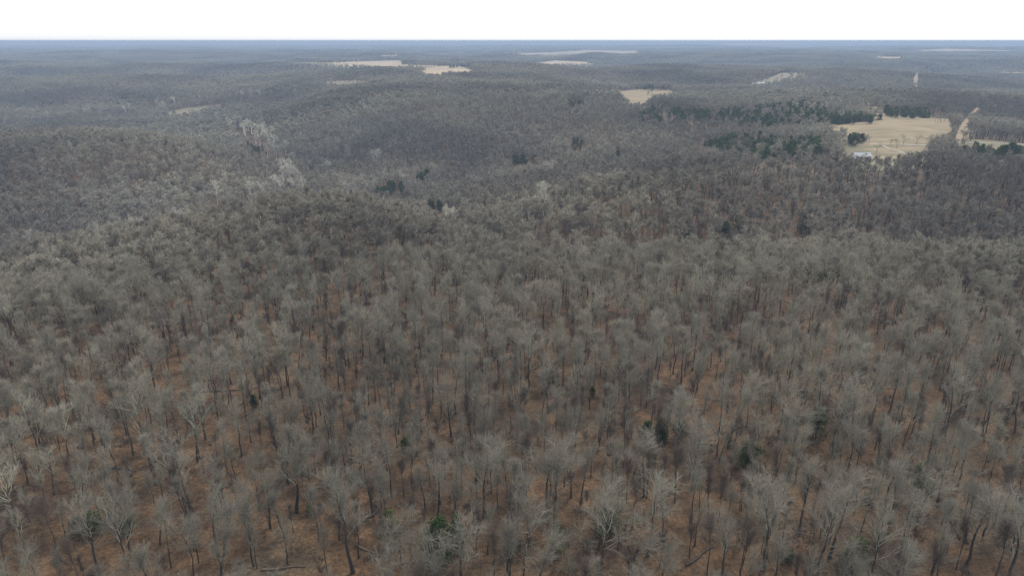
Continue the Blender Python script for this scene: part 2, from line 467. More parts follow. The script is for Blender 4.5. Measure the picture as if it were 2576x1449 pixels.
def cedar(seed, h=8.0, wdt=4.0, n=2600, leaf=0.22):
    r = np.random.default_rng(seed)
    P = np.zeros((1, 5, 3)); P[0, :, 2] = np.linspace(-0.5, h * 0.9, 5)
    trunk = [(*tubes(P, np.linspace(h * 0.018, 0.02, 5)[None], 6), 0)]
    nb = 60
    tz = r.uniform(0.06, 0.97, nb) ; az = r.uniform(0, 2 * math.pi, nb)
    reach = wdt * 0.5 * (1 - tz) ** 0.48 * r.uniform(0.65, 1.2, nb)
    reach *= np.where(tz < 0.15, 0.8, 1.0)
    base = np.stack([np.zeros(nb), np.zeros(nb), tz * h * 0.92], 1)
    tip = base + np.stack([np.cos(az) * reach, np.sin(az) * reach, reach * 0.5 + 0.1 * h * tz], 1)
    q = r.integers(0, nb, n)
    t = r.uniform(0.35, 1.05, n)
    c = base[q] * (1 - t)[:, None] + tip[q] * t[:, None] + r.normal(size=(n, 3)) * 0.085 * wdt * (1.15 - 0.4 * tz[q])[:, None]
    c[:, 2] = np.maximum(c[:, 2], 0.15)
    d = tip[q] - base[q]; d /= np.linalg.norm(d, axis=1, keepdims=True) + 1e-9
    d = d + r.normal(size=(n, 3)) * 0.5; d[:, 2] += 0.5
    d /= np.linalg.norm(d, axis=1, keepdims=True)
    s = np.cross(d, r.normal(size=(n, 3))); s /= np.linalg.norm(s, axis=1, keepdims=True) + 1e-9
    o = np.cross(d, s)
    L = leaf * r.uniform(0.7, 1.5, n)[:, None]
    V = np.stack([c - d * L * 0.5, c + s * L * 0.42, c - s * L * 0.3 + o * L * 0.3, c + d * L * 1.3], 1)
    idx = np.arange(n * 4).reshape(n, 4)
    F = np.concatenate([idx[:, [0, 1, 3]], idx[:, [0, 3, 2]], idx[:, [1, 2, 3]], idx[:, [0, 2, 1]]])
    return trunk, [(V.reshape(-1, 3), F, 0)]

# ------------------------------------------------------------------ ground
def polar(th, rr, name, mat, drop=0.0, **kw):
    TH, RR = np.meshgrid(th, rr)
    x, y = (RR * np.sin(TH)).ravel(), (RR * np.cos(TH)).ravel()
    z = height(x, y) - drop
    nr, na = len(rr), len(th)
    idx = np.arange(nr * na).reshape(nr, na)
    F = np.stack([idx[:-1, :-1], idx[:-1, 1:], idx[1:, 1:], idx[1:, :-1]], -1).reshape(-1, 4)
    V = np.stack([x, y, z], 1)
    me = mk_mesh(name, [(V, F, 0)])
    o = mobj(name, me, [mat], kind="structure", **kw)
    for p in (me,): p.polygons.foreach_set("use_smooth", np.ones(len(p.polygons), bool))
    return o, V, F

TH = np.concatenate([np.linspace(-math.pi, -0.86, 40, endpoint=False), np.linspace(-0.86, 0.86, 620), np.linspace(0.86, math.pi, 41)[1:]])
RG = np.concatenate([[4, 15, 28], 40 * np.exp(np.linspace(0, math.log(11000 / 40), 620))])
g_obj, GV, GF = polar(TH, RG, "ground", M['ground'])
RH = 10500 * np.exp(np.linspace(0, math.log(33000 / 10500), 160))
h_obj, HV, HF = polar(TH, RH, "hills", M['hills'], drop=-5.0)

# open land: sheets lying a little above the ground sheet, cut out of the same grid, finer
def patch_mask(u, v, x, y, f):
    u, v = wob(x, y, u, v)
    m = inpoly(u, v, f[2])
    up = 15.0 * FPX / np.maximum(y, 50.0)           # the open land runs on behind the tree tops in front of it
    for q in (0.3, 0.6, 0.9): m |= inpoly(u, v - up * q, f[2])
    return m & (y > f[1] * 0.8)
used_fields = 0
for f in FIELDS:
    us = [p[0] for p in f[2]]; vs = [p[1] for p in f[2]]
    pts = [land(a, b, f[1]) for a, b in f[2]]
    rads_ = [math.hypot(p[0], p[1]) for p in pts]; ths = [math.atan2(p[0], p[1]) for p in pts]
    r0, r1 = min(rads_) * 0.72, max(rads_) * 1.08
    t0, t1 = min(ths) - 0.01, max(ths) + 0.01
    na = int(min(260, max(40, (t1 - t0) * 1.0e3))); nr = int(min(260, max(40, math.log(r1 / r0) * 700)))
    th, rr = np.linspace(t0, t1, na), np.exp(np.linspace(math.log(r0), math.log(r1), nr))
    THm, RRm = np.meshgrid(th, rr)
    x, y = (RRm * np.sin(THm)).ravel(), (RRm * np.cos(THm)).ravel()
    z = height(x, y)
    u, v = project(x, y, z)
    inside = patch_mask(u, v, x, y, f)
    idx = np.arange(nr * na).reshape(nr, na)
    F = np.stack([idx[:-1, :-1], idx[:-1, 1:], idx[1:, 1:], idx[1:, :-1]], -1).reshape(-1, 4)
    F = F[inside[F].sum(1) >= 2]
    if not len(F): continue
    lift = 0.12 + 0.0006 * np.sqrt(x * x + y * y)
    keep = np.unique(F); remap = np.full(len(x), -1); remap[keep] = np.arange(len(keep))
    me = mk_mesh(f[0], [(np.stack([x, y, z + lift], 1)[keep], remap[F], 0)])
    mobj(f[0], me, [M[f[0]]], kind="structure")
    used_fields += 1

def blocked(x, y, z, tall, wide=0.0):
    """trees that would stand on, or cover, open land"""
    bad = np.zeros(len(x), bool)
    ub, vb = project(x, y, z)
    ut, vt = project(x, y, z + tall)
    um, vm = project(x, y, z + tall * 0.6)
    (ub, vb), (ut, vt), (um, vm) = wob(x, y, ub, vb), wob(x, y, ut, vt), wob(x, y, um, vm)
    stray = rng.uniform(0, 1, len(x))
    for f in FIELDS:
        far = (y > f[1] * 0.8) & (stray > {'clearing': .3, 'pasture': .03, 'creek_meadow': .05}.get(f[0], 0.0))
        bad |= far & (inpoly(ub, vb, f[2]) | inpoly(ut, vt + 1.0, f[2]) | inpoly(um, vm, f[2]))
        if f[1] < 1000:
            for q in (0.25, 0.45, 0.8):
                bad |= far & inpoly(ub + (ut - ub) * q, vb + (vt - vb) * q, f[2])
    for poly, ya, yb, pr in SCREENS:
        k = (y > ya) & (y < yb)
        if k.any():
            kk_ = k & (inpoly(ut, vt + 1.0, poly) | inpoly(um, vm, poly))
            bad |= kk_ & (rng.uniform(0, 1, len(x)) < pr)
    return bad

# ------------------------------------------------------------------ hand-placed lists (layout positions of the bases)
# near bare trees: base u, base v, top v, crown width (layout px)
NEAR = [(480, 1282, 1085, 130), (890, 1440, 1195, 210), (1372, 1300, 1085, 190), (1395, 1304, 1110, 150), (1216, 1302, 1105, 130), (137, 1245, 1125, 160),
        (250, 1450, 1255, 190), (322, 1432, 1250, 170), (402, 1372, 1255, 140), (1284, 1398, 1230, 110), (1508, 1455, 1180, 210), (1630, 1395, 1150, 170),
        (1918, 1438, 1165, 190), (2085, 1405, 1140, 180), (2262, 1405, 1215, 160), (2048, 1465, 1235, 150), (2190, 1460, 1290, 160), (745, 1290, 1060, 180),
        (608, 1150, 1010, 130), (497, 1165, 985, 110), (1102, 1310, 1160, 100), (1160, 1500, 1290, 150), (985, 1480, 1330, 130), (1340, 1520, 1360, 150),
        (1135, 1100, 950, 110), (1620, 1250, 1080, 120), (1740, 1230, 1060, 140), (2140, 1090, 930, 110), (2220, 1290, 1120, 120), (2470, 1190, 1090, 110),
        (2430, 1420, 1220, 170), (2530, 1480, 1180, 190), (60, 1370, 1290, 130), (680, 1330, 1180, 140), (790, 1100, 960, 90), (1330, 980, 800, 100),
        (1530, 770, 700, 60), (1700, 1150, 980, 120), (1830, 1130, 940, 110), (1990, 1190, 1010, 120), (940, 1300, 1110, 120), (560, 1500, 1300, 190)]
# cedars and pines standing alone or in small groups: base u, v, height px
CEDARS = [(1105, 1432, 120), (1152, 1385, 85), (980, 1368, 80), (1523, 1345, 80), (1400, 1395, 70), (1290, 1390, 65), (1880, 1175, 70), (1660, 1120, 70),
          (1625, 1120, 60), (2050, 1110, 90), (1380, 985, 75), (1020, 1135, 35), (2065, 720, 40), (2022, 590, 75), (1910, 615, 40), (1822, 605, 50), (1855, 590, 75),
          (1725, 600, 34), (1300, 860, 30), (780, 1295, 26), (1310, 1260, 60), (1710, 1105, 50), (200, 1345, 50), (238, 1345, 60), (320, 1345, 45), (1490, 1000, 30),
          (2310, 1230, 60), (1980, 1420, 40), (1350, 470, 22), (1560, 560, 22), (640, 1030, 40), (2150, 1420, 65), (2480, 1010, 40)]
# dark evergreen stands: polygon, count, tallness factor
STANDS = [([(1600, 275), (1640, 266), (1700, 272), (1780, 280), (1780, 296), (1690, 300), (1610, 298)], 24),
          ([(1700, 284), (1780, 280), (1900, 268), (2000, 256), (2060, 262), (2110, 278), (2120, 298), (2050, 308), (1960, 312), (1850, 306), (1790, 298)], 92),
          ([(2090, 278), (2215, 282), (2218, 292), (2190, 296), (2100, 300)], 24),
          ([(2222, 268), (2345, 276), (2345, 286), (2230, 282)], 24),
          ([(2128, 336), (2170, 336), (2170, 346), (2132, 348)], 8),
          ([(1770, 350), (1900, 338), (2030, 346), (2110, 358), (2100, 388), (1950, 392), (1850, 390), (1800, 372)], 56),
          ([(1740, 360), (1800, 345), (1820, 365), (1760, 372)], 7),
          ([(1425, 250), (1472, 248), (1474, 262), (1430, 262)], 10),
          ([(2405, 368), (2480, 366), (2576, 370), (2576, 386), (2420, 384)], 20),
          ([(618, 358), (650, 360), (682, 380), (668, 392), (640, 380)], 14),
          ([(940, 466), (968, 456), (1015, 458), (1020, 478), (990, 488), (960, 480)], 12), ([(1045, 432), (1075, 432), (1078, 446), (1050, 450)], 6),
          ([(1280, 392), (1355, 398), (1350, 410), (1290, 412)], 5), ([(1435, 346), (1465, 346), (1470, 372), (1435, 372)], 7),
          ([(1545, 376), (1575, 376), (1575, 383), (1548, 383)], 3), ([(1484, 374), (1510, 375), (1510, 380), (1484, 380)], 2),
          ([(1070, 500), (1150, 520), (1150, 544), (1090, 530)], 5)]
# bare trees standing free round the farm: base u, v, height in metres, crown width in metres
FARM = [(2186, 364, 9, 5), (2205, 388, 12, 9), (2150, 372, 8, 5), (2256, 376, 11, 9), (2272, 366, 11, 10), (2306, 364, 11, 9), (2340, 372, 12, 10), (2362, 372, 14, 11),
        (2384, 366, 14, 10), (2240, 366, 7, 5), (2325, 381, 9, 7), (2352, 309, 13, 7), (2358, 311, 14, 7), (2366, 310, 14, 7), (2374, 309, 12, 7), (2180, 358, 8, 6),
        (2440, 356, 12, 8), (2422, 354, 13, 9), (2535, 366, 11, 8), (1640, 240, 12, 9), (1628, 243, 11, 8)]
SCREENS = []     # (outline, nearest, farthest): stands and white trees kept clear of grey crowns in front of them
FARSTANDS = [([(660, 228), (720, 218), (800, 216), (812, 220), (740, 232), (670, 240)], 45), ([(300, 245), (360, 244), (372, 258), (320, 268)], 22),
             ([(530, 205), (560, 206), (560, 216), (530, 216)], 8), ([(1190, 178), (1260, 178), (1270, 188), (1200, 188)], 30),
             ([(1340, 214), (1480, 216), (1600, 217), (1690, 217), (1690, 220), (1500, 220), (1340, 218)], 18), ([(2320, 178), (2360, 178), (2362, 187), (2320, 187)], 22),
             ([(2040, 160), (2180, 152), (2200, 162), (2050, 170)], 60), ([(1740, 196), (1800, 194), (1805, 204), (1745, 206)], 18), ([(900, 146), (1010, 145), (1010, 148), (900, 149)], 20),
             ([(700, 152), (880, 151), (880, 153), (700, 154)], 22), ([(1130, 164), (1190, 165), (1190, 168), (1130, 168)], 14), ([(1340, 146), (1420, 145), (1420, 149), (1340, 149)], 12),
             ([(2022, 235), (2090, 232), (2110, 246), (2030, 250)], 14), ([(1700, 165), (1900, 150), (1900, 160), (1720, 172)], 16), ([(2420, 160), (2500, 158), (2500, 166), (2420, 168)], 16)]
# white-barked sycamores: base u, v, height px
SYC = [(55, 622, 45), (240, 592, 24), (340, 572, 30), (540, 512, 40), (440, 545, 26),
       (628, 500, 50), (660, 480, 28), (690, 470, 30), (735, 468, 26), (745, 450, 30), (720, 430, 36), (700, 425, 60), (690, 410, 52), (715, 405, 55), (735, 420, 40),
       (668, 400, 40), (610, 340, 40), (630, 350, 46), (645, 358, 50), (660, 362, 48), (672, 368, 46), (622, 335, 38), (600, 325, 34), (588, 318, 28), (655, 345, 40), (680, 352, 36),
       (570, 308, 24), (545, 304, 22), (870, 482, 34), (885, 484, 28), (1125, 552, 38), (1367, 602, 38),
       (390, 280, 34), (408, 282, 28), (435, 268, 26), (322, 288, 30), (312, 290, 26), (225, 292, 22), (212, 294, 24), (118, 296, 18), (250, 290, 18),
       (742, 242, 18), (650, 242, 18), (630, 243, 20), (610, 242, 16), (595, 244, 14), (945, 395, 24), (875, 385, 24), (1390, 430, 26), (820, 420, 18), (612, 350, 40), (640, 366, 40), (706, 440, 34), (725, 445, 34), (700, 462, 26), (760, 462, 22), (590, 300, 22), (575, 318, 24), (480, 290, 18), (500, 292, 16), (650, 372, 40), (685, 380, 44),
       (2430, 205, 14), (2500, 235, 14), (2480, 236, 12)]

# ------------------------------------------------------------------ tree prototypes
trunkm, crownm = [M['trunk']], [M['trunk'], M['limb'], M['twig']]
PROTO = []      # (trunk mesh, crown mesh, height, width, look)
specs = [(1, 17, 0.85, 0.9, "round-crowned"), (2, 18, 0.62, 0.7, "upright"), (6, 19, 0.55, 0.6, "narrow"), (4, 18, 0.9, 0.9, "round-crowned"),
         (9, 18, 0.5, 0.7, "narrow"), (8, 16, 0.75, 0.8, "fan-shaped"), (7, 17, 1.0, 1.0, "spreading"), (11, 18, 0.68, 0.6, "upright"),
         (5, 15, 1.2, 1.6, "wide gnarled"), (10, 16, 1.25, 1.3, "wide gnarled"), (3, 16, 1.1, 1.4, "crooked")]
def finish(trunk, crown, name, tm, cm):
    a = mk_mesh(name + "_trunk", trunk); b = mk_mesh(name + "_crown", crown)
    for m in tm: a.materials.append(m)
    for m in cm: b.materials.append(m)
    co = np.concatenate([p[0] for p in crown])
    return a, b, float(co[:, 2].max()), float(np.percentile(np.abs(co[:, :2] - np.median(co[:, :2], 0)), 97) * 2)
for s, h, sp, gn, look in specs:
    tr, cr = bare_tree(s, h, sp, 0, gn)
    PROTO.append((*finish(tr, cr, "bare_tree", trunkm, crownm), look))
SYCP = []
for s, h, sp in ((21, 20, 1.05), (22, 22, 0.85), (23, 18, 1.2), (24, 21, 0.95)):
    tr, cr = bare_tree(s, h, sp, 1, 1.3, 3.0, 0.22, 1.7)
    cr = [(v, f, {0: 0, 1: 0, 2: 1}[m]) for v, f, m in cr]
    SYCP.append((*finish(tr, cr, "sycamore", [M['syc']], [M['syc'], M['syctwig']]), ""))
CEDP = []
for s, h, wd in ((31, 8, 4.2), (32, 9, 3.6), (33, 7, 4.6), (34, 10, 4.6)):
    tr, cr = cedar(s, h, wd)
    CEDP.append((*finish(tr, cr, "cedar", [M['trunk']], [M['cedar']]), ""))

def thing(name, label, cat, loc, rz, scale, group, parts):
    o = bpy.data.objects.new(name, None)
    o.location = loc; o.rotation_euler = (0, 0, rz); o.scale = scale
    o.empty_display_size = 1.0
    o['label'] = label; o['category'] = cat
    if group: o['group'] = group
    C.objects.link(o)
    for nm, me in parts:
        c = bpy.data.objects.new(nm, me); c.parent = o; C.objects.link(c)
    return o

def size_from(u, v, px, r0=60.0):
    x, y, z = land(u, v, r0)
    d = y * CP - (z - H) * SP
    dep = math.atan2(H - z, math.hypot(x, y))
    return x, y, z, px * d / FPX / max(math.cos(dep), 0.3), d

def where(u, v):
    return f"{min(99, max(0, round(u / 25.76)))}% across and {min(99, max(0, round(v / 14.49)))}% down the photo"

# ------------------------------------------------------------------ scatter of the woods
taken = []
bare = []       # x, y, z, h, w, proto, rz
for (u, v, vt, wpx) in NEAR:
    x, y, z, h, d = size_from(u, v, v - vt, 40.0)
    h = min(max(h, 9.0), 22.0)
    wm = wpx * d / FPX
    asp = wm / h
    cand = sorted(range(len(PROTO)), key=lambda i: abs(PROTO[i][3] / PROTO[i][2] - asp) + rng.uniform(0, 0.2) + (0.3 if i >= 8 else 0))
    bare.append((x, y, z, h, wm, cand[0], rng.uniform(0, 6.28)))
    taken.append((x, y, 3.6))

def fan(r0, r1, half, s):
    """jittered grid points of spacing s inside the fan"""
    xs = np.arange(-r1 * math.sin(half), r1 * math.sin(half), s)
    ys = np.arange(r0 * math.cos(half) - s, r1, s * 0.87)
    X, Y = np.meshgrid(xs, ys)
    X = X + (np.arange(len(ys)) % 2)[:, None] * s / 2
    X, Y = X.ravel(), Y.ravel()
    rr = np.hypot(X, Y); k = (rr > r0) & (rr < r1) & (np.abs(np.arctan2(X, Y)) < half)
    X, Y = X[k], Y[k]
    return X + rng.uniform(-.42, .42, len(X)) * s, Y + rng.uniform(-.42, .42, len(Y)) * s

def clear_of(X, Y, lst):
    k = np.ones(len(X), bool)
    for tx, ty, tr in lst:
        k &= (X - tx) ** 2 + (Y - ty) ** 2 > tr * tr
    return k

HALF = 0.80
X, Y = fan(52, 420, HALF, 6.3)
k = clear_of(X, Y, taken) & (rng.uniform(0, 1, len(X)) < 0.64 + 0.24 * sstep(140, 320, np.hypot(X, Y)) + 0.34 * vnoise(X / 28, Y / 28, 9) - 0.38 * ((X > 10) & (X < 260) & (Y > 325)) + 0.14 * ((X < -15) & (Y < 170)))
X, Y = X[k], Y[k]
Z = height(X, Y)
hh = 15.0 * rng.uniform(0.6, 1.18, len(X)) * (1 + 0.08 * vnoise(X / 60, Y / 60, 12))
order = np.argsort(np.hypot(X, Y))
pool = [(X[i], Y[i], Z[i], hh[i]) for i in order]
rest = []
for x, y, z, h in pool:
    u, v = project(x, y, z); ut, vt = project(x, y, z + h)
    if len(bare) < 278 and -60 < ut < 2636 and vt < 1449:
        p = int(rng.integers(0, 11) if rng.uniform() < 0.3 else rng.integers(0, 8))
        bare.append((x, y, z, h, PROTO[p][3] * h / PROTO[p][2] * rng.uniform(0.95, 1.4), p, rng.uniform(0, 6.28)))
    else:
        rest.append((x, y, z, h))
lab_seen = set()
for x, y, z, h, wm, p, rz in bare:
    pr = PROTO[p]
    s = h / pr[2]; sw = min(max(wm / pr[3], s * 0.85), s * 1.5)
    uc, vc = project(x, y, z + h * 0.7)
    size = "tall" if h > 17 else "small" if h < 12 else "medium-tall"
    lab = f"{size} {pr[4]} bare tree, crown {where(float(uc), float(vc))}"
    k_ = 0
    while lab in lab_seen:
        k_ += 1
        lab = f"{size} {pr[4]} bare tree, crown " + where(float(uc) + k_ * 13, float(vc))
    lab_seen.add(lab)
    thing("bare_tree", lab, "tree", (x, y, z), rz, (sw, sw, s), "bare grey trees of the near woods", (("trunk", pr[0]), ("crown", pr[1])))

# sycamores
for i, (u, v, px) in enumerate(SYC):
    h = 19.0 + 7 * rng.uniform()
    x, y, z = land(u, v - px, 650.0 if v < 520 else 440.0, h) if v < 640 or u < 500 else land(u, v, 60)
    if v > 640: h = 15
    elif u < 1150: SCREENS.append(([(u - px * .35, v - px), (u + px * .35, v - px), (u + px * .2, v - 4), (u - px * .2, v - 4)], y - (260 if px > 37 and v > 500 else 120), y + 10, 1.0 if px > 37 and v > 500 else 0.75))
    pr = SYCP[i % 4]; s = h / pr[2]
    thing("sycamore", f"white-barked sycamore with pale branches, {where(u, v - px * 0.6)}", "tree", (x, y, z), rng.uniform(0, 6.28), (s * 1.45, s * 1.45, s),
          "white sycamores along the creek", (("trunk", pr[0]), ("crown", pr[1])))
    taken.append((x, y, 4.5))

# cedars
ced_n = 0
def put_cedar(x, y, z, h, u, v, words_, wd=1.0):
    global ced_n
    pr = CEDP[int(rng.integers(0, 4))]; s = h / pr[2]
    thing("cedar", f"{words_}, {where(u, v)}", "evergreen", (x, y, z), rng.uniform(0, 6.28), (s * wd * rng.uniform(.9, 1.15), s * wd * rng.uniform(.9, 1.15), s),
          "dark evergreens", (("trunk", pr[0]), ("crown", pr[1])))
    taken.append((x, y, 2.5)); ced_n += 1
for (u, v, px) in CEDARS:
    x, y, z, h, d = size_from(u, v, px, 60.0)
    put_cedar(x, y, z, min(max(h, 3), 13), u, v - px / 2, "dark green cedar among bare trees", 1.35)
def poly_pts(poly, n):
    us = [p[0] for p in poly]; vs = [p[1] for p in poly]
    out = []
    while len(out) < n:
        u, v = rng.uniform(min(us), max(us)), rng.uniform(min(vs), max(vs))
        if inpoly(np.array([u]), np.array([v]), poly)[0]: out.append((u, v))
    return out
for poly, n in STANDS:
    ys_ = []
    for u, v in poly_pts(poly, n):
        x, y, z = land(u, v, 250.0, 8.0)
        ys_.append(y)
        put_cedar(x, y, z, rng.uniform(7.5, 12.5) if n > 15 else rng.uniform(8, 13), u, v, "dark cedar in an evergreen stand", 1.5 if n > 15 else 1.15)
    SCREENS.append((poly, min(ys_) - (120 if n > 15 else 260), max(ys_) + 60, 0.85 if n > 15 else 1.0))
for u, v, h, wm in FARM:
    x, y, z = land(u, v, 450.0 if v > 300 else 1000.0)
    pi = int(rng.integers(0, len(PROTO))); pr = PROTO[pi]
    thing("bare_tree", f"bare tree standing free on the farm grass, {where(u, v - 12)}", "tree", (x, y, z), rng.uniform(0, 6.28),
          (wm / pr[3], wm / pr[3], h / pr[2]), "bare trees round the farm", (("trunk", pr[0]), ("crown", pr[1])))

# fine points of each crown class for the massed woods
def instancer(name, label_kind, pts, protos, **kw):
    """pts: (n,6) x y z scale_xy scale_z rot + index"""
    n = len(pts)
    me = bpy.data.meshes.new(name)
    me.vertices.add(n); me.vertices.foreach_set("co", pts[:, :3].astype(np.float32).ravel())
    for nm, ty, arr in (("rot", 'FLOAT_VECTOR', np.stack([np.zeros(n), np.zeros(n), pts[:, 5]], 1)),
                        ("scl", 'FLOAT_VECTOR', np.stack([pts[:, 3], pts[:, 3], pts[:, 4]], 1))):
        a = me.attributes.new(nm, ty, 'POINT'); a.data.foreach_set("vector", arr.astype(np.float32).ravel())
    a = me.attributes.new("pick", 'INT', 'POINT'); a.data.foreach_set("value", pts[:, 6].astype(np.int32))
    o = bpy.data.objects.new(name, me); C.objects.link(o)
    col = bpy.data.collections.new(name + "_kinds")
    for i, (pm, mats) in enumerate(protos):
        q = bpy.data.objects.new(f"{name}_{i:02d}", pm)
        col.objects.link(q)
    ng = bpy.data.node_groups.new(name + "_scatter", 'GeometryNodeTree')
    ng.interface.new_socket("Geometry", in_out='INPUT', socket_type='NodeSocketGeometry')
    ng.interface.new_socket("Geometry", in_out='OUTPUT', socket_type='NodeSocketGeometry')
    N, Lk = ng.nodes, ng.links
    gi, go = N.new("NodeGroupInput"), N.new("NodeGroupOutput")
    ci = N.new("GeometryNodeCollectionInfo"); ci.inputs['Collection'].default_value = col
    ci.inputs['Separate Children'].default_value = True; ci.inputs['Reset Children'].default_value = True
    ip = N.new("GeometryNodeInstanceOnPoints"); ip.inputs['Pick Instance'].default_value = True
    def attr(nm, ty):
        a = N.new("GeometryNodeInputNamedAttribute"); a.data_type = ty; a.inputs['Name'].default_value = nm
        return [s for s in a.outputs if s.enabled and s.name == 'Attribute'][0]
    Lk.new(gi.outputs[0], ip.inputs['Points']); Lk.new(ci.outputs[0], ip.inputs['Instance'])
    Lk.new(attr("pick", 'INT'), ip.inputs['Instance Index'])
    Lk.new(attr("rot", 'FLOAT_VECTOR'), ip.inputs['Rotation'])
    Lk.new(attr("scl", 'FLOAT_VECTOR'), ip.inputs['Scale'])
    Lk.new(ip.outputs[0], go.inputs[0])
    md = o.modifiers.new("scatter", 'NODES'); md.node_group = ng
    for k_, v_ in kw.items(): o[k_] = v_
    return o

def merged(trunk, crown, name, mats):
    me = mk_mesh(name, trunk + crown)
    for m in mats: me.materials.append(m)
    return me

# kinds: 0-5 lod1, 6-11 lod2, 12-15 lod3, 16.. clump
kinds = []
for s, h, sp, gn, _ in specs[:8]:
    kinds.append((merged(*bare_tree(s + 100, h, sp, 1, gn), "wood_tree", crownm), None))
N1 = len(kinds)
for s, h, sp, gn, _ in specs[:8]:
    kinds.append((merged(*bare_tree(s + 200, h, sp, 2, gn), "wood_tree", [M['trunk'], M['limb'], M['twig_mid']]), None))
N2 = len(kinds)
farm_ = [M['trunk'], M['limb'], M['twig_far']]
lod3 = [bare_tree(s + 300, h, sp * 1.05, 3, 1.0) for s, h, sp, gn, _ in specs[:5]]
for t_, c_ in lod3: kinds.append((merged(t_, c_, "wood_tree", farm_), None))
N3 = len(kinds)
# clumps of 8x8 far trees
for q in range(3):
    parts = []
    for i in range(7):
        for j in range(7):
            t_, c_ = lod3[int(rng.integers(0, 5))]
            a = rng.uniform(0, 6.28); s = rng.uniform(0.75, 1.1) * np.array([[1.5, 1.5, 1.5], [1.5, 1.5, 1.5], [0.95, 0.95, 0.95]])
            off = np.array([(i - 3 + rng.uniform(-.4, .4)) * 9.2, (j - 3 + rng.uniform(-.4, .4)) * 9.2, 0])
            Rm = np.array([[math.cos(a), -math.sin(a), 0], [math.sin(a), math.cos(a), 0], [0, 0, 1]]) * s
            for v_, f_, m_ in c_[2:]:
                parts.append((v_ @ Rm.T + off, f_, m_))
    kinds.append((merged([], parts, "wood_clump", farm_), None))
N4 = len(kinds)

P = []
rest = np.array(rest)
bl = ~blocked(rest[:, 0], rest[:, 1], rest[:, 2], rest[:, 3])
rest = rest[bl]
n = len(rest)
s = rest[:, 3] / 17.0
kk = np.where(np.hypot(rest[:, 0], rest[:, 1]) < 300, rng.integers(0, N1, n), rng.integers(N1, N2, n))
wx = 1.02 + 0.38 * sstep(200, 400, np.hypot(rest[:, 0], rest[:, 1]))
P.append(np.stack([rest[:, 0], rest[:, 1], rest[:, 2], s * wx * rng.uniform(.85, 1.2, n), s, rng.uniform(0, 6.28, n), kk], 1))
for r0, r1, sp_, lo, hi in ((420, 1100, 6.9, N1, N2), (1100, 2400, 8.2, N2, N3), (2400, 5000, 10.0, N2, N3)):
    X, Y = fan(r0, r1, 0.74, sp_)
    Z = height(X, Y)
    h = 15.5 * rng.uniform(0.7, 1.12, len(X)) * (1 + 0.12 * vnoise(X / 90, Y / 90, 12))
    k = ~blocked(X, Y, Z, h) & (rng.uniform(0, 1, len(X)) < 0.9 + 0.25 * vnoise(X / 70, Y / 70, 9))
    near_t = [t for t in taken if r0 - 10 < math.hypot(t[0], t[1]) < r1 + 10]
    if r0 < 1500: k &= clear_of(X, Y, near_t)
    if r0 < 500: k &= ~((X > 10) & (X < 230) & (Y < 450) & (rng.uniform(0, 1, len(X)) < 0.3))
    X, Y, Z, h = X[k], Y[k], Z[k], h[k]; n = len(X); s = h / 17.0 * (1.0 if r0 < 2000 else 1.1)
    P.append(np.stack([X, Y, Z, s * (1.36 if r0 < 1000 else 1.6) * rng.uniform(.85, 1.25, n), s * 0.9, rng.uniform(0, 6.28, n), rng.integers(lo, hi, n)], 1))
FE = []
X, Y = fan(1250, 8000, 0.72, 13.0)
q = vnoise(X / 420 + 9, Y / 260, 41) + 0.45 * vnoise(X / 110, Y / 80, 42)
k = (q > 0.72) & (rng.uniform(0, 1, len(X)) < 0.6)
X, Y = X[k], Y[k]; Z = height(X, Y)
k = ~blocked(X, Y, Z, np.full(len(X), 12.0)); X, Y, Z = X[k], Y[k], Z[k]
FE = np.stack([X, Y, Z, rng.uniform(.7, 1.2, len(X)) * (1 + Y / 12000), rng.uniform(.75, 1.15, len(X)), rng.uniform(0, 6.28, len(X)), rng.integers(0, 3, len(X))], 1)
X, Y = fan(5000, 11500, 0.72, 64.0)
Z = height(X, Y)
k = ~blocked(X, Y, Z, np.full(len(X), 14.0))
X, Y, Z = X[k], Y[k], Z[k]; n = len(X)
P.append(np.stack([X, Y, Z - 1, np.full(n, 1.08), rng.uniform(.8, 1.1, n), rng.integers(0, 4, n) * 1.5708 + rng.uniform(-.1, .1, n), rng.integers(N3, N4, n)], 1))
P = np.concatenate(P)
print([round(p[3], 1) for p in PROTO], [round(p[2], 1) for p in PROTO])
print("forest instances", len(P))
instancer("forest", None, P, kinds, kind="stuff", label="mass of bare grey winter woodland covering the hills")

# saplings and brush under the near woods
bk = []
for s in range(4):
    tr, cr = bare_tree(400 + s, 6.0, 0.8, 2, 1.3, 0.35, 0.25)
    bk.append((merged(tr, cr, "sapling", [M['shrub'], M['shrub'], M['shrub']]), None))
for s in range(3):
    tr, cr = bare_tree(410 + s, 11.0, 0.5, 1, 0.8, 0.55, 0.4)
    bk.append((merged(tr, cr, "pole_tree", [M['trunk'], M['shrub'], M['shrub']]), None))
X, Y = fan(50, 520, HALF, 5.4)
k = rng.uniform(0, 1, len(X)) < 0.5 + 0.4 * vnoise(X / 25, Y / 25, 15)
X, Y = X[k], Y[k]; Z = height(X, Y); n = len(X)
k = ~blocked(X, Y, Z, np.full(n, 8.0)); X, Y, Z = X[k], Y[k], Z[k]; n = len(X)
s = rng.uniform(0.55, 1.3, n)
instancer("undergrowth", None, np.stack([X, Y, Z, s, s, rng.uniform(0, 6.28, n), rng.integers(0, 7, n)], 1), bk, kind="stuff", label="thin brown saplings and brush under the woods")

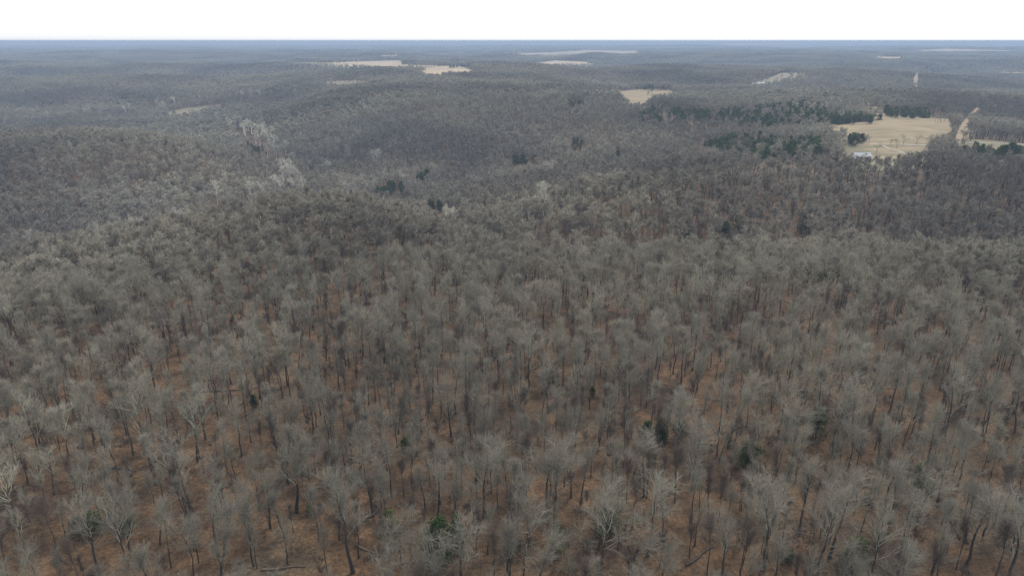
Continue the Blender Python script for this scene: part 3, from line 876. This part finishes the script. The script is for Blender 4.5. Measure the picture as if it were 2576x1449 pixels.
# far evergreen stands
ek = []
for s in range(3):
    tr, cr = cedar(500 + s, 12, 7.5, 420, 0.75)
    ek.append((merged(tr, [(v_, f_, 1) for v_, f_, m_ in cr], "far_cedar", [M['trunk'], M['cedar']]), None))
E = []
for poly, cnt in ((STANDS[0][0], 26), (STANDS[1][0], 170), (STANDS[2][0], 20), (STANDS[3][0], 16), (STANDS[5][0], 120), (STANDS[8][0], 16)):
    for u, v in poly_pts(poly, cnt):
        x, y, z = land(u, v, 250.0, 8.0)
        E.append((x, y, z, rng.uniform(.7, 1.0), rng.uniform(.7, 1.1), rng.uniform(0, 6.28), rng.integers(0, 3)))
for poly, cnt in FARSTANDS:
    for u, v in poly_pts(poly, cnt):
        x, y, z = land(u, v, 400.0, 8.0)
        sc_ = 1.0 + max(0, (y - 1500) / 3500)
        E.append((x, y, z, rng.uniform(.8, 1.2) * sc_, rng.uniform(.8, 1.2), rng.uniform(0, 6.28), rng.integers(0, 3)))
instancer("evergreen_woods", None, np.concatenate([np.array(E), FE]), ek, kind="stuff", label="dark evergreen groves scattered over the far hills")

# ------------------------------------------------------------------ farm buildings and small things
def box(x0, x1, y0, y1, z0, z1):
    V = np.array([(x, y, z) for z in (z0, z1) for y in (y0, y1) for x in (x0, x1)], float)
    F = np.array([(0, 2, 3, 1), (4, 5, 7, 6), (0, 1, 5, 4), (2, 6, 7, 3), (0, 4, 6, 2), (1, 3, 7, 5)])
    return V, F, 0
def barn(u, v, Lx, Wy, hw, hr, label, cat, rz=0.0, name="barn", r0=300.0, roof=None, wall=None, doors=3):
    x, y, z = land(u, v, r0)
    o = bpy.data.objects.new(name, None); o.location = (x, y, z); o.rotation_euler = (0, 0, rz); C.objects.link(o)
    o['label'] = label; o['category'] = cat
    a, b = Lx / 2, Wy / 2
    wv = np.array([(-a, -b, -1), (a, -b, -1), (a, b, -1), (-a, b, -1), (-a, -b, hw), (a, -b, hw), (a, b, hw), (-a, b, hw), (-a, 0, hr), (a, 0, hr)], float)
    quads = np.array([(0, 1, 5, 4), (2, 3, 7, 6), (1, 2, 6, 5), (3, 0, 4, 7)])
    tri = np.array([(5, 6, 9), (7, 4, 8)])
    mobj("wall", mk_mesh("wall", [(wv, quads, 0), (wv, tri, 0)]), [wall or M['white']], o)
    e, th = 0.5, 0.15
    rv = []
    for sgn in (-1, 1):
        ed = np.array([(-a - e, sgn * (b + e), hw - e * (hr - hw) / b), (a + e, sgn * (b + e), hw - e * (hr - hw) / b), (a + e, 0, hr), (-a - e, 0, hr)])
        rv.append(np.concatenate([ed + [0, 0, 0.03], ed + [0, 0, 0.03 + th]]))
    fq = np.array([(0, 1, 2, 3), (4, 5, 6, 7), (0, 1, 5, 4), (3, 2, 6, 7), (0, 3, 7, 4), (1, 2, 6, 5)])
    mobj("roof", mk_mesh("roof", [(rv[0], fq, 0), (rv[1], fq, 0)]), [roof or M['metal_roof']], o)
    for i in range(doors):
        cx_ = -a + (i + 0.5) * Lx / doors
        mobj("door", mk_mesh("door", [box(cx_ - 1.2, cx_ + 1.2, -b - 0.06, -b + 0.02, 0, min(2.6, hw * 0.8))]), [M['dark_opening']], o)
    return o
barn(2166, 400, 14, 9, 3.0, 5.4, "long white shed with bright metal roof at the wood edge below the lawn", "shed", 0.0, "shed", 450.0, doors=4)
barn(1910, 215, 22, 11, 4, 6.5, "white barn on the pale slope above the dark cedars", "barn", 0.1, r0=1000)
barn(1768, 186, 16, 10, 4, 6.5, "small white house alone in the woods, pale roof", "house", 0.0, "house", 1000)
barn(2274, 143, 30, 14, 6, 9, "white farm building at the end of a narrow far field", "barn", 0.2, r0=1500)
barn(2215, 143, 18, 10, 4, 7, "small white hut at the left end of a narrow far field", "hut", 0.0, "hut", 1500)
barn(1432, 129.5, 34, 16, 7, 11, "tall white farmhouse on the long pale far field", "house", 0.0, "house", 2500)
barn(903, 153, 20, 10, 4, 7, "low white building beside dark trees above the wide stubble field", "barn", 0.0, r0=1500)
barn(1480, 143, 26, 12, 5, 8, "white barn between the two pale fields far off", "barn", 0.0, r0=2500)
barn(2120, 131, 30, 14, 5, 8, "low white barn near the far right skyline", "barn", 0.0, r0=3000)
barn(2225, 111.5, 60, 25, 8, 12, "white roof on the skyline woods to the far right", "barn", 0.0, r0=5000)
barn(2230, 234, 12, 8, 3, 5, "tiny white shed hidden in woods under the clay cutting", "shed", 0.1, "shed", 1000, doors=1)
barn(2165, 280, 12, 8, 3.2, 5.2, "grey roofed farmhouse behind the dark cedar row", "house", 0.1, "house", 700, roof=M['timber'], doors=2)

def strip(name, uv, width, mat, r0=450.0):
    pts = [np.array(land(u, v, r0)) for u, v in uv]
    path = []
    for a, b in zip(pts[:-1], pts[1:]):
        for t in np.linspace(0, 1, 10, endpoint=False): path.append(a * (1 - t) + b * t)
    path = np.array(path + [pts[-1]])
    T = np.gradient(path[:, :2], axis=0); T /= np.linalg.norm(T, axis=1, keepdims=True)
    Nn = np.stack([-T[:, 1], T[:, 0]], 1) * width / 2
    A, B = path[:, :2] + Nn, path[:, :2] - Nn
    V = np.concatenate([np.c_[A, height(A[:, 0], A[:, 1]) + 0.75], np.c_[B, height(B[:, 0], B[:, 1]) + 0.75]])
    n = len(path); i = np.arange(n - 1)
    F = np.stack([i, i + 1, n + i + 1, n + i], 1)
    mobj(name, mk_mesh(name, [(V, F, 0)]), [mat], kind="structure")
strip("road", [(2120, 363), (2200, 364), (2280, 366), (2345, 368), (2400, 362), (2480, 361), (2576, 366)], 4.2, M['gravel'])
strip("driveway", [(2215, 367), (2235, 376), (2262, 383), (2280, 390)], 2.6, M['gravel'])

# fallen logs on the leaf litter
for i, (u, v, L, ang) in enumerate([(715, 1520 - 90, 8, 0.2), (560, 985, 11, 0.1), (660, 870, 9, 0.05), (1545, 1130, 7, 1.1), (1810, 1010, 8, -0.3), (1240, 1290, 6, 0.9),
                                    (930, 1390, 7, -0.5), (1760, 1400, 9, 0.7), (2160, 1230, 8, 0.3), (300, 1180, 9, -0.2), (1030, 1060, 8, 0.35), (2400, 1330, 7, 1.3)]):
    x, y, z = land(u, v, 50)
    k5 = np.linspace(-L / 2, L / 2, 6)
    pth = np.stack([k5 * math.cos(ang), k5 * math.sin(ang) + 0.15 * np.sin(k5), np.zeros(6)], 1)
    pth[:, 2] = height(x + pth[:, 0], y + pth[:, 1]) - z + 0.18
    V1, F1 = tubes(pth[None], np.linspace(0.24, 0.09, 6)[None], 7)
    st = pth[[2, 3, 4]]; up_ = np.stack([st, st + rng.normal(size=(3, 3)) * 0.5 + [0, 0, 0.9], st + rng.normal(size=(3, 3)) * 0.8 + [0, 0, 1.5]], 1)
    V2, F2 = tubes(up_, np.tile(np.array([0.06, 0.04, 0.015]), (3, 1)), 4)
    me = mk_mesh("fallen_log", [(V1, F1, 0), (V2, F2, 0)])
    o = mobj("fallen_log", me, [M['trunk'] if i % 2 else M['timber']])
    o.location = (x, y, z)
    o['label'] = f"{'grey' if i % 2 else 'brown'} fallen log on the leaf litter, {where(u, v)}"; o['category'] = "log"; o['group'] = "fallen logs"

# round bales by the far hay field
bv, bf = tubes(np.array([[[0, -0.75, 0.75], [0, 0.75, 0.75]]], float), np.full((1, 2), 0.75), 14)
cap = np.array([list(range(0, 14))]); cap2 = np.array([list(range(14, 28))])
bale_me = mk_mesh("bale", [(bv, bf, 0), (bv, cap, 0), (bv, cap2, 0)]); bale_me.materials.append(M['hay'])
for i in range(7):
    x, y, z = land(1575 + i * 9.5, 228.5 + (i % 2) * 0.6, 900)
    o = bpy.data.objects.new("hay_bale", bale_me); o.location = (x, y, z + 0.8); o.scale = (1.6, 1.6, 1.6); o.rotation_euler = (0, 0, i * 0.7); C.objects.link(o)
    o['label'] = "round grey hay bale in the row along the top edge of the striped field"; o['category'] = "hay bale"; o['group'] = "bales along the striped field"

# ------------------------------------------------------------------ haze
zmin = min(GV[:, 2].min(), HV[:, 2].min()) - 1.0
zmax = max(H + 4, GV[:, 2].max() + 20, HV[:, 2].max() + 2)
hb = box(-33500, 33500, -33500, 33500, float(zmin), float(zmax))
hz = bpy.data.materials.new("haze"); hz.use_nodes = True
t = hz.node_tree; t.nodes.clear()
pv = t.nodes.new("ShaderNodeVolumePrincipled"); ho = t.nodes.new("ShaderNodeOutputMaterial")
pv.inputs['Color'].default_value = (0.39, 0.51, 0.69, 1)
pv.inputs['Density'].default_value = 1.8e-4
pv.inputs['Anisotropy'].default_value = 0.0
t.links.new(pv.outputs[0], ho.inputs['Volume'])
mobj("haze", mk_mesh("haze", [hb]), [hz], kind="stuff")
print("cedars", ced_n, "zmin", zmin, "zmax", zmax, "fields", used_fields)
